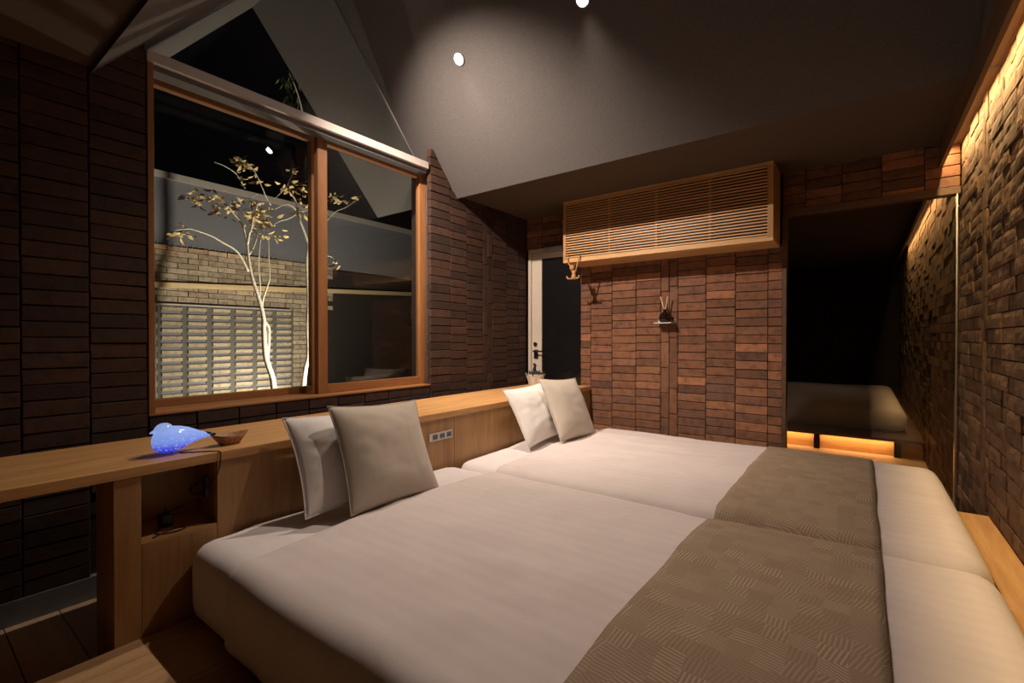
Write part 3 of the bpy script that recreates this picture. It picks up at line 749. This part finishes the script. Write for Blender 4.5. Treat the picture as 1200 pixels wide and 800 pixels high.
# hanging wooden figure
fg = thing('hanging_figure', 'small turned wooden figure hanging by its arms from the louvred box', 'figurine', (-2.02, 3.585, 1.68))
fy = 3.588
hx = -2.022
MB().ball((hx, fy-.004, 1.772), .024, 12, (1, .95, 1.05)).build('head', M['toy'], fg, smooth=True)
MB().lathe([(.002, 1.668), (.016, 1.671), (.022, 1.685), (.021, 1.70), (.015, 1.722), (.020, 1.738), (.012, 1.748), (.004, 1.75)], (hx+.014, fy, 0), 14).build('body', M['toy'], fg, smooth=True)
for s, tip in ((-1, (hx-.052, 3.604, 1.862)), (1, (hx+.066, 3.604, 1.87))):
    MB().tube([(hx+.014+s*.018, fy, 1.735), (hx+.014+s*.03, fy-.002, 1.78), (tip[0]-s*.008, fy-.002, 1.83), (tip[0], fy+.0, 1.85), tip, (tip[0], 3.618, tip[2]-.004)], [.007, .0065, .006, .0065, .006, .005], 8).build('arm', M['toy'], fg, smooth=True)
    MB().tube([(hx+.014+s*.012, fy, 1.68), (hx+.014+s*.04, fy-.01, 1.676), (hx+.014+s*.056, fy-.014, 1.682), (hx+.014+s*.06, fy-.016, 1.70)], [.008, .0075, .0085, .007], 8).build('leg', M['toy'], fg, smooth=True)

# reed diffuser on its little shelf
sh = thing('small_shelf', 'tiny white metal shelf on the brick pier', 'shelf', (-1.315, BY, 1.285))
MB().box(-1.388, -1.243, BY-.115, BY-.002, 1.283, 1.290).build('shelf_plate', M['plate'], sh, bevel=.001)
MB().box(-1.388, -1.243, BY-.006, BY+.002, 1.283, 1.318).build('back_lip', M['plate'], sh)
df = thing('reed_diffuser', 'round dark glass bottle with two reeds on the tiny shelf', 'diffuser', (-1.312, BY-.045, 1.29))
MB().lathe([(.001, 1.2902), (.035, 1.2902), (.047, 1.305), (.050, 1.325), (.046, 1.348), (.034, 1.366), (.018, 1.377), (.014, 1.384), (.014, 1.398), (.018, 1.40), (.012, 1.401), (.002, 1.395)], (-1.312, BY-.060, 0), 24).build('bottle', M['amber'], df, smooth=True)
for dx in (-.036, .024):
    MB().tube([(-1.312-dx*.1, BY-.06, 1.36), (-1.312+dx, BY-.062, 1.505)], [.0045, .0065], 6).build('reed', M['reed'], df)

# planter at the end of the counter
pxl, yy = -2.485, 3.705
pt = thing('potted_succulent', 'white scalloped pot of dark succulents at the door end of the counter', 'potted plant', (pxl, yy, CT))
prof = [(.056, CT), (.058, CT+.004), (.074, CT+.05), (.093, CT+.100), (.096, CT+.105), (.092, CT+.105), (.084, CT+.090), (.002, CT+.088)]
n = 60; vs = []
for r, z in prof:
    for q in range(n):
        a = 2*PI*q/n; rr2 = r*(1+((.13*abs(math.cos(2.5*a+.35))-.09) if r > .03 else 0)); vs.append((pxl+rr2*math.cos(a), yy+rr2*math.sin(a), z))
fs = [(i*n+q, i*n+(q+1) % n, (i+1)*n+(q+1) % n, (i+1)*n+q) for i in range(len(prof)-1) for q in range(n)]+[tuple(range(n-1, -1, -1)), tuple(range((len(prof)-1)*n, len(prof)*n))]
MB().add(vs, fs).build('pot', M['white'], pt, smooth=True)
rg = random.Random(20); mb = MB()
for q in range(70):
    a = rg.uniform(0, 2*PI); r = rg.uniform(.0, .095); h = rg.uniform(.015, .045)
    b = Vector((pxl+r*.8*math.cos(a), yy+r*.8*math.sin(a), CT+.088)); d = Vector((math.cos(a)*.03*(r/.08), math.sin(a)*.03*(r/.08), h))
    mb.tube([b, b+d*.6, b+d*1.15], [.009, .011, .002], 5)
for k in range(7):
    a = rg.uniform(0, 2*PI); mb.ball((pxl+.012*math.cos(a*3), yy+.012*math.sin(a*3), CT+.10+.016*k), .020-.0012*k, 8)
mb.build('succulent', M['succulent'], pt, smooth=True)

# glowing glass bird
bx, by = -2.14, .665
bird = thing('bird_lamp', 'glowing blue glass bird lamp on the oak counter', 'lamp', (bx, by, CT))
spine = [(-.060, .050, .004), (-.057, .050, .022), (-.050, .050, .036), (-.035, .052, .046), (-.015, .053, .052), (.010, .054, .051), (.035, .056, .045), (.060, .058, .035), (.085, .057, .024), (.108, .055, .015), (.130, .052, .010), (.146, .050, .005), (.150, .050, .001)]
n = 20; vs = []
for (dy, zc, r) in spine:
    for q in range(n):
        a = 2*PI*q/n; zz = CT+zc+r*math.sin(a)*(1.02 if math.sin(a) > 0 else .95)
        vs.append((bx+r*math.cos(a)*(.95 if dy < .1 else 1.1), by+dy, max(zz, CT+.0005)))
fs = [(i*n+q, i*n+(q+1) % n, (i+1)*n+(q+1) % n, (i+1)*n+q) for i in range(len(spine)-1) for q in range(n)]+[tuple(range(n-1, -1, -1)), tuple(range((len(spine)-1)*n, len(spine)*n))]
bo = MB().add(vs, fs)
bo.ball((bx, by-.022, CT+.092), .031, 14, (.95, 1.05, .95))
bo.tube([(bx, by-.046, CT+.094), (bx, by-.062, CT+.089), (bx, by-.068, CT+.087)], [.010, .004, .001], 8)
bo.build('body', M['bird'], bird, smooth=True)
MB().tube([(bx, by+.118, CT+.054), (bx, by+.150, CT+.051), (bx, by+.158, CT+.050)], [.0135, .0065, .003], 10).build('tail_tip', M['black'], bird, smooth=True)
# carved dish
cx, cy = -2.13, .872
dish = thing('carved_dish', 'small carved brown wooden dish behind the tail of the bird lamp', 'dish', (cx, cy, CT))
n = 28; vs = []; rings = [(.35, 0, 1), (.5, .001, 1), (.78, .020, 1), (1.0, .040, 1), (.95, .040, 1), (.70, .020, 1), (.42, .007, 1)]
for (s, h, _) in rings:
    for q in range(n):
        a = 2*PI*q/n; rx, ry = .036*s, .068*s
        lift = .010*(math.cos(a)**2 if False else math.sin(a)**2)*(s if h > .015 else 0)
        vs.append((cx+rx*math.cos(a), cy+ry*math.sin(a)*(1.0+.1*abs(math.sin(a))), CT+h+lift*(h > .015)))
fs = [(i*n+q, i*n+(q+1) % n, (i+1)*n+(q+1) % n, (i+1)*n+q) for i in range(len(rings)-1) for q in range(n)]+[tuple(range(n-1, -1, -1)), tuple(range((len(rings)-1)*n, len(rings)*n))]
MB().add(vs, fs).build('bowl', M['carved'], dish, smooth=True)
# power cord and adapter
cordt = thing('power_cord', 'black lamp cord hanging over the counter edge into the niche', 'cord', (-2.1, .76, NZ0))
pts = [(bx+.03, by+.02, CT+.003), (-2.08, .72, CT+.003), (-2.05, .765, CT+.003), (-2.02, .785, CT+.003), (-2.011, .79, CT-.004), (-2.010, .788, CT-.04), (-2.015, .782, CT-.08), (-2.04, .772, CT-.12), (-2.07, .765, CT-.15)]
def smoothpath(p, k=6):
    p = [Vector(q) for q in p]; out = []
    for i in range(len(p)-1):
        a, b, c, d = p[max(i-1, 0)], p[i], p[i+1], p[min(i+2, len(p)-1)]
        for s in range(k):
            t_ = s/k; out.append(.5*((2*b)+(c-a)*t_+(2*a-5*b+4*c-d)*t_**2+(3*b-a-3*c+d)*t_**3))
    out.append(p[-1]); return out
MB().tube(smoothpath(pts), .0022, 6).build('cord', M['black'], cordt, smooth=True)
cp = [(-2.09+.012*math.sin(q*.9), .742+.026*math.cos(q*.55)+.004*math.sin(q*1.7), CT-.145+.026*math.sin(q*.55)) for q in range(48)]
MB().tube(cp, .0022, 6).build('coil', M['black'], cordt, smooth=True)
MB().box(-2.10, -2.076, .758, .772, CT-.185, CT-.10).build('tie', M['black'], cordt, bevel=.003)
MB().tube(smoothpath([(-2.09, .755, CT-.17), (-2.11, .73, CT-.195), (-2.13, .69, CT-.21), (-2.15, .66, CT-.225), (-2.15, .65, NZ0+.06)]), .0022, 6).build('cord', M['black'], cordt, smooth=True)
MB().box(-2.175, -2.125, .630, .668, NZ0+.001, NZ0+.05).build('adapter', M['black'], cordt, bevel=.006)
MB().tube([(-2.15, .65, NZ0+.048), (-2.15, .65, NZ0+.066)], .006, 8).build('strain_relief', M['black'], cordt)
MB().tube(smoothpath([(-2.15, .64, NZ0+.006), (-2.09, .60, NZ0+.003), (-2.06, .62, NZ0+.003), (-2.05, .66, NZ0+.003), (-2.07, .69, NZ0+.003), (-2.09, .66, NZ0+.003), (-2.05, .58, NZ0+.003)]), .0022, 6).build('cord', M['black'], cordt, smooth=True)

# ------------------------------------------------------------------ downlights on the two slopes
def downlight(x, y, label, watt, cone, blend, tilt):
    z = ceil_z(y); s = 1 if y < YC else -1
    nrm = Vector((0, s*SL, -1)).normalized()
    c = Vector((x, y, z))
    th = thing('downlight', label, 'downlight', c, 'round downlights in the sloping ceiling')
    a = Vector((1, 0, 0)); b = nrm.cross(a)
    def ring(prof, name, mat):
        n = 24; vs = [c+nrm*h+(a*math.cos(2*PI*q/n)+b*math.sin(2*PI*q/n))*r for r, h in prof for q in range(n)]
        fs = [(i*n+q, i*n+(q+1) % n, (i+1)*n+(q+1) % n, (i+1)*n+q) for i in range(len(prof)-1) for q in range(n)]
        fs += [tuple(range(n-1, -1, -1)), tuple(range((len(prof)-1)*n, len(prof)*n))]
        return MB().add(vs, fs).build(name, mat, th, smooth=False)
    ring([(.043, -.002), (.043, .006), (.036, .006), (.033, .001)], 'trim_ring', M['grey_metal'])
    ring([(.030, .0), (.030, .004), (.022, .008), (.004, .009)], 'lens', M['lamp'])
    L = bpy.data.lights.new('downlight_beam', 'SPOT'); L.energy = watt; L.color = SPOT_COL; L.spot_size = math.radians(cone); L.spot_blend = blend; L.shadow_soft_size = .022
    lo = bpy.data.objects.new('downlight_beam', L); COL.objects.link(lo); lo.location = c+nrm*.032
    aim = Vector((0, s*tilt, -1))
    lo.rotation_euler = aim.to_track_quat('-Z', 'Y').to_euler()
downlight(-2.177, 2.325, 'glaring round downlight above the window end of the counter', SPOT_W, 120, 1, .12)
downlight(-1.247, 2.325, 'glaring round downlight above the middle of the beds', SPOT_W, 120, 1, .12)
downlight(-2.177, 2*YC-2.325, 'round downlight on the opposite ceiling slope by the window', SPOT_BACK_W, 94, 1.0, 1.5)

# made-up dim downlight, added to lift the bed top in the second room
d2 = thing('downlight', 'added dim fill lamp shaped as a downlight in the room behind the glass', 'downlight', (-.5, 8.2, SOF))
MB().lathe([(.04, SOF-.006), (.04, SOF-.0005), (.001, SOF-.0005)], (-.5, 8.2, 0), 20).build('trim_ring', M['grey_metal'], d2)
L = bpy.data.lights.new('second_room_fill', 'SPOT'); L.energy = 7; L.color = SPOT_COL; L.spot_size = math.radians(90); L.spot_blend = 1; L.shadow_soft_size = .03
lo = bpy.data.objects.new('second_room_fill', L); COL.objects.link(lo); lo.location = (-.5, 8.2, SOF-.03)

# ------------------------------------------------------------------ garden outside
o = MB().box(-9, X0, -4, 12, -.15, -.02).build('ground', M['gravel']); tag(o, 'dark gravel ground of the courtyard', 'ground', kind='structure')
XF = -6.5
gw = MB().box(XF-.3, XF-.03, -2, 9, 0, 3.02).build('garden_wall', M['grey_wall']); tag(gw, 'grey plastered upper wall of the wing across the courtyard', 'wall', kind='structure')
MB().box(XF-.36, XF+.02, -2, 9, 3.02, 3.09).build('coping', M['metal'], gw)
# brick band and pillar below the plaster
mb = MB(); rng = random.Random(9); z = 1.80
bz1 = 2.245
def obricks(y0, y1, z0, z1, x):
    z = z0; row = 0
    while z < z1-.01:
        y = y0-(.108 if row % 2 else 0)
        while y < y1:
            a, b = max(y, y0), min(y+.2165, y1)
            if b-a > .02:
                q = x+rng.uniform(-.004, .008); mb.box(x-.05, q, a+.004, b-.004, z+.004, min(z+BH, z1)-.004)
            y += .2165
        z += BH; row += 1
obricks(-.5, 4.13, 1.585, bz1, XF); obricks(-.5, 1.90, .0, 1.585, XF); obricks(3.50, 3.70, 0, 1.585, XF)
ob = mb.build('garden_brick', M['brick_out'], gw); ob['kind'] = 'stuff'
MB().box(XF-.03, XF+.0, 3.70, 9, 0, 2.2).build('dark_fence', M['dark'], gw)
# row of small pins on the brick top
mb = MB()
for k in range(52):
    y = 1.0+k*.06+rng.uniform(-.01, .01); mb.tube([(XF-.01, y, bz1-.01), (XF-.01, y, bz1+.035)], .003, 4)
o = mb.build('pins', M['reed'], gw); o['kind'] = 'stuff'
# timber beam
a0, a1 = at(172, 329.5, 'x', -6.445), at(500, 343, 'x', -6.445)
bm_ = MB(); h = .062
bm_.add([(-6.49, a0.y, a0.z-h), (-6.445, a0.y, a0.z-h), (-6.445, a1.y, a1.z-h), (-6.49, a1.y, a1.z-h), (-6.49, a0.y, a0.z), (-6.445, a0.y, a0.z), (-6.445, a1.y, a1.z), (-6.49, a1.y, a1.z)],
        [(0,3,2,1),(4,5,6,7),(0,1,5,4),(1,2,6,5),(2,3,7,6),(3,0,4,7)])
o = bm_.build('timber_beam', M['oak_pale'], bevel=.004); tag(o, 'pale timber beam across the courtyard below the brick band', 'beam')
# open brick screen
sc = thing('brick_screen', 'openwork screen of pale bricks lit from below across the courtyard', 'screen', (XF, 2.7, 0))
MB().box(XF-.13, XF-.10, 1.90, 3.50, 0, 1.56).build('back_board', M['dark'], sc)
MB().box(XF-.02, XF+.035, 1.86, 3.46, 1.548, 1.562).build('top_rail', M['metal'], sc)
colpx = [(190, 214), (221, 242.6), (250, 270), (276.6, 296), (301.5, 319.5), (324.4, 341.4)]
cy_ = [(at(a, 420, 'x', XF).y, at(b, 420, 'x', XF).y) for a, b in colpx]
edges = [1.90]+[v for ab in cy_ for v in ab]+[3.50]
for i in range(0, len(edges), 2):
    MB().box(XF-.10, XF-.02, edges[i], edges[i+1], 0, 1.548).build('pier', M['pier'], sc)
s0 = None
pitch = .0855
for (ya, yb) in cy_:
    for k in range(18):
        z = 1.505-pitch*k
        if s0 is None:
            s0 = MB().box(-.05, .05, -.5, .5, -.020, .020).build('brick', M['brick_slat'], sc); s0.data.transform(Matrix.Translation(wloc(sc)))
            o = s0
        else: o = s0.copy(); COL.objects.link(o)
        o.location = Vector((XF-.05, (ya+yb)/2, z))-wloc(sc); o.scale = (1, yb-ya, 1)
# trees
XT = -4.6
def TP(px, py, dx=0): return at(px, py, 'x', XT+dx)
def branch(mb, pts, r0, r1, dx0=0, dx1=0, n=7):
    k = len(pts); P = [TP(p[0], p[1], dx0+(dx1-dx0)*i/(k-1)) for i, p in enumerate(pts)]
    P = smoothpath(P, 4); m = len(P); mb.tube(P, [r0+(r1-r0)*i/(m-1) for i in range(m)], n)
def leafball(mb, px, py, n, spread, rng, dx=0, size=.066):
    c = TP(px, py, dx)
    for _ in range(int(n*1.35)):
        p = c+Vector((rng.gauss(0, spread*.8), rng.gauss(0, spread), rng.gauss(0, spread*.55)))
        d = Vector((rng.uniform(-1, 1), rng.uniform(-1, 1), rng.uniform(-.8, .3))).normalized(); s = d.cross(Vector((rng.uniform(-1, 1), rng.uniform(-1, 1), rng.uniform(.2, 1)))).normalized()
        L = size*rng.uniform(.7, 1.3); W = L*.20; nn = d.cross(s)
        mb.add([p, p+d*L*.35+s*W+nn*.006, p+d*L*.7+s*W*.7, p+d*L-nn*.012, p+d*L*.7-s*W*.7, p+d*L*.35-s*W+nn*.006], [(0, 1, 5), (1, 2, 4, 5), (2, 3, 4)])
    
tr1 = thing('courtyard_tree', 'slender pale tree with forked trunk in front of the brick screen', 'tree', TP(321, 640).to_tuple()[:2]+(-.02,))
mb = MB()
base1 = TP(322, 458); g1 = Vector((base1.x, base1.y+.06, -.05))
P = smoothpath([g1, Vector((base1.x, base1.y+.03, .35))]+[TP(*p) for p in ((321, 456), (319, 441.5), (314, 427), (310.6, 413), (309, 384.5), (309, 375), (307, 363), (302, 345), (297, 330), (294, 318), (291, 300), (289.4, 284), (284, 264), (273, 249), (263, 237), (255, 230))], 4)
m = len(P); mb.tube(P, [.034-.030*(i/(m-1))**.9 for i in range(m)], 8)
branch(mb, [(309, 375), (315, 384), (315, 399), (313.7, 420), (316, 434)], .014, .017)
branch(mb, [(290, 286), (292, 274), (295, 266), (297, 254), (300, 246), (302, 238)], .013, .004, 0, .1)
branch(mb, [(292, 298), (297, 289), (300.5, 279), (301, 273), (297, 271)], .010, .004, 0, -.1)
branch(mb, [(291, 318), (283, 302), (275, 292), (261, 284), (249, 277), (233, 271), (221, 268), (205, 270)], .010, .003, 0, .2)
branch(mb, [(273, 249), (279, 240), (290, 233), (303, 227)], .008, .003, 0, -.1)
branch(mb, [(307, 361), (308, 351), (313, 336), (316, 324), (315, 300), (315, 268)], .012, .002, 0, .05)
branch(mb, [(304, 352), (305, 338), (303, 308), (306, 276)], .007, .004, 0, .05)
mb.build('trunk', M['bark'], tr1, smooth=True)
rng = random.Random(31); mb = MB()
for (px, py, k, s) in ((208, 270, 10, .05), (214, 273, 6, .04), (228, 232, 8, .05), (240, 231, 10, .06), (255, 230, 14, .06), (262, 241, 10, .06), (258, 245, 6, .05), (300, 248, 16, .08), (295, 252, 14, .08), (306, 258, 14, .08), (313, 264, 12, .07), (318, 275, 8, .05), (287, 256, 6, .05), (300, 240, 8, .06), (270, 236, 4, .06), (306, 272, 6, .06)):
    leafball(mb, px, py, k, s*.9, rng)
mb.build('foliage', M['leaf'], tr1)['kind'] = 'stuff'
tr2 = thing('courtyard_tree', 'second slender pale tree beside the dark end of the brick screen', 'tree', TP(355, 640).to_tuple()[:2]+(-.02,))
mb = MB(); b2 = TP(355, 454); 
P = smoothpath([Vector((b2.x, b2.y-.04, -.05)), Vector((b2.x, b2.y-.02, .35))]+[TP(*p) for p in ((355.7, 453), (358, 432), (361.6, 415), (361, 382), (361.6, 351), (360.5, 323), (359.7, 304), (361, 287), (358, 275), (353, 262), (348, 248), (347, 236), (340, 226), (335, 221))], 4)
m = len(P); mb.tube(P, [.028-.024*(i/(m-1)) for i in range(m)], 8)
branch(mb, [(349, 250), (338, 256), (328, 259), (321, 263)], .008, .003)
branch(mb, [(347, 246), (340, 240), (333, 240), (322, 245)], .007, .003)
branch(mb, [(347, 240), (351, 247), (358, 247), (364, 243)], .006, .003)
branch(mb, [(335, 221), (329, 226), (322, 233)], .005, .002); branch(mb, [(335, 221), (340, 210), (346, 199)], .005, .002)
branch(mb, [(317, 240), (312, 231), (307, 219), (299, 202), (289, 190)], .006, .002, 0, .1)
branch(mb, [(287, 221), (281, 210), (275, 202), (262, 194), (251, 190)], .005, .002, 0, .1)
branch(mb, [(361, 290), (370, 275), (380, 263), (392, 249), (405, 243), (418, 234)], .007, .002, 0, .1)
branch(mb, [(361, 310), (372, 303), (386, 300), (394, 307)], .005, .002)
mb.build('trunk', M['bark'], tr2, smooth=True)
mb = MB()
for (px, py, k, s) in ((281, 188, 14, .05), (287, 194, 10, .05), (284, 210, 6, .05), (292, 203, 5, .05), (345, 200, 8, .04), (338, 222, 12, .05), (350, 216, 8, .05), (354, 222, 8, .06), (352, 234, 6, .05), (357, 248, 8, .05), (385, 229, 7, .04), (393, 234, 8, .05), (402, 236, 7, .05), (415, 230, 5, .04), (395, 309, 6, .03), (306, 213, 4, .06)):
    leafball(mb, px, py, k, s*.85, rng)
mb.build('foliage', M['leaf'], tr2)['kind'] = 'stuff'
tr3 = thing('courtyard_tree', 'taller leafy tree top seen through the gable glass', 'tree', (-4.4, 2.62, -.02))
tp = at(338, 98, 'x', -4.3)
mb = MB(); mb.tube(smoothpath([(-4.4, 2.62, -.05), (-4.4, 2.61, 1.2), (-4.4, 2.62, 2.2), (-4.4, 2.60, 2.75), (tp.x, tp.y+.12, tp.z-.15), (tp.x, tp.y, tp.z+.12)], 5), [.02-.016*i/25 for i in range(26)], 7)
mb.build('trunk', M['bark'], tr3, smooth=True)
mb = MB(); 
for k in range(70):
    q = at(rng.gauss(340, 6), rng.uniform(82, 128), 'x', -4.3+rng.uniform(-.15, .15)); XTs = XT
    d = Vector((rng.uniform(-.5, .5), rng.uniform(-.6, .6), -1)).normalized(); s = d.cross(Vector((rng.uniform(-1, 1), 1, 0))).normalized(); L = .085*rng.uniform(.7, 1.2); W = .012
    mb.add([q, q+d*L*.5+s*W, q+d*L, q+d*L*.5-s*W], [(0, 1, 2, 3)])
mb.build('foliage', M['leaf_green'], tr3)['kind'] = 'stuff'
# garden spotlight near the window foot
gl = thing('garden_spotlight', 'small black garden spotlight on the gravel beneath the window', 'spotlight', (-3.45, 3.05, -.02))
MB().tube([(-3.45, 3.05, -.02), (-3.45, 3.05, .10)], .012, 8).build('stake', M['black'], gl)
mb = MB(); mb.tube([(-3.44, 3.06, .10), (-3.50, 3.03, .17)], [.035, .045], 14); mb.build('head', M['black'], gl)
L = bpy.data.lights.new('garden_beam', 'SPOT'); L.energy = GARDEN_W; L.color = GARDEN_COL; L.spot_size = math.radians(160); L.spot_blend = 1; L.shadow_soft_size = .03
lo = bpy.data.objects.new('garden_beam', L); COL.objects.link(lo); lo.location = (-3.59, 2.98, .27)
lo.rotation_euler = Vector((-1, -.55, .95)).to_track_quat('-Z', 'Y').to_euler()
g3 = thing('garden_spotlight', 'small black garden spotlight at the foot of the brick screen', 'spotlight', (-5.75, 2.95, -.02))
MB().tube([(-5.75, 2.95, -.02), (-5.75, 2.95, .08)], .012, 8).build('stake', M['black'], g3)
MB().tube([(-5.74, 2.95, .08), (-5.79, 2.95, .14)], [.03, .04], 14).build('head', M['black'], g3)
L = bpy.data.lights.new('screen_beam', 'SPOT'); L.energy = 60; L.color = GARDEN_COL; L.spot_size = math.radians(110); L.spot_blend = 1; L.shadow_soft_size = .03
lo = bpy.data.objects.new('screen_beam', L); COL.objects.link(lo); lo.location = (-5.80, 2.95, .17)
lo.rotation_euler = Vector((-1, -.1, .75)).to_track_quat('-Z', 'Y').to_euler()
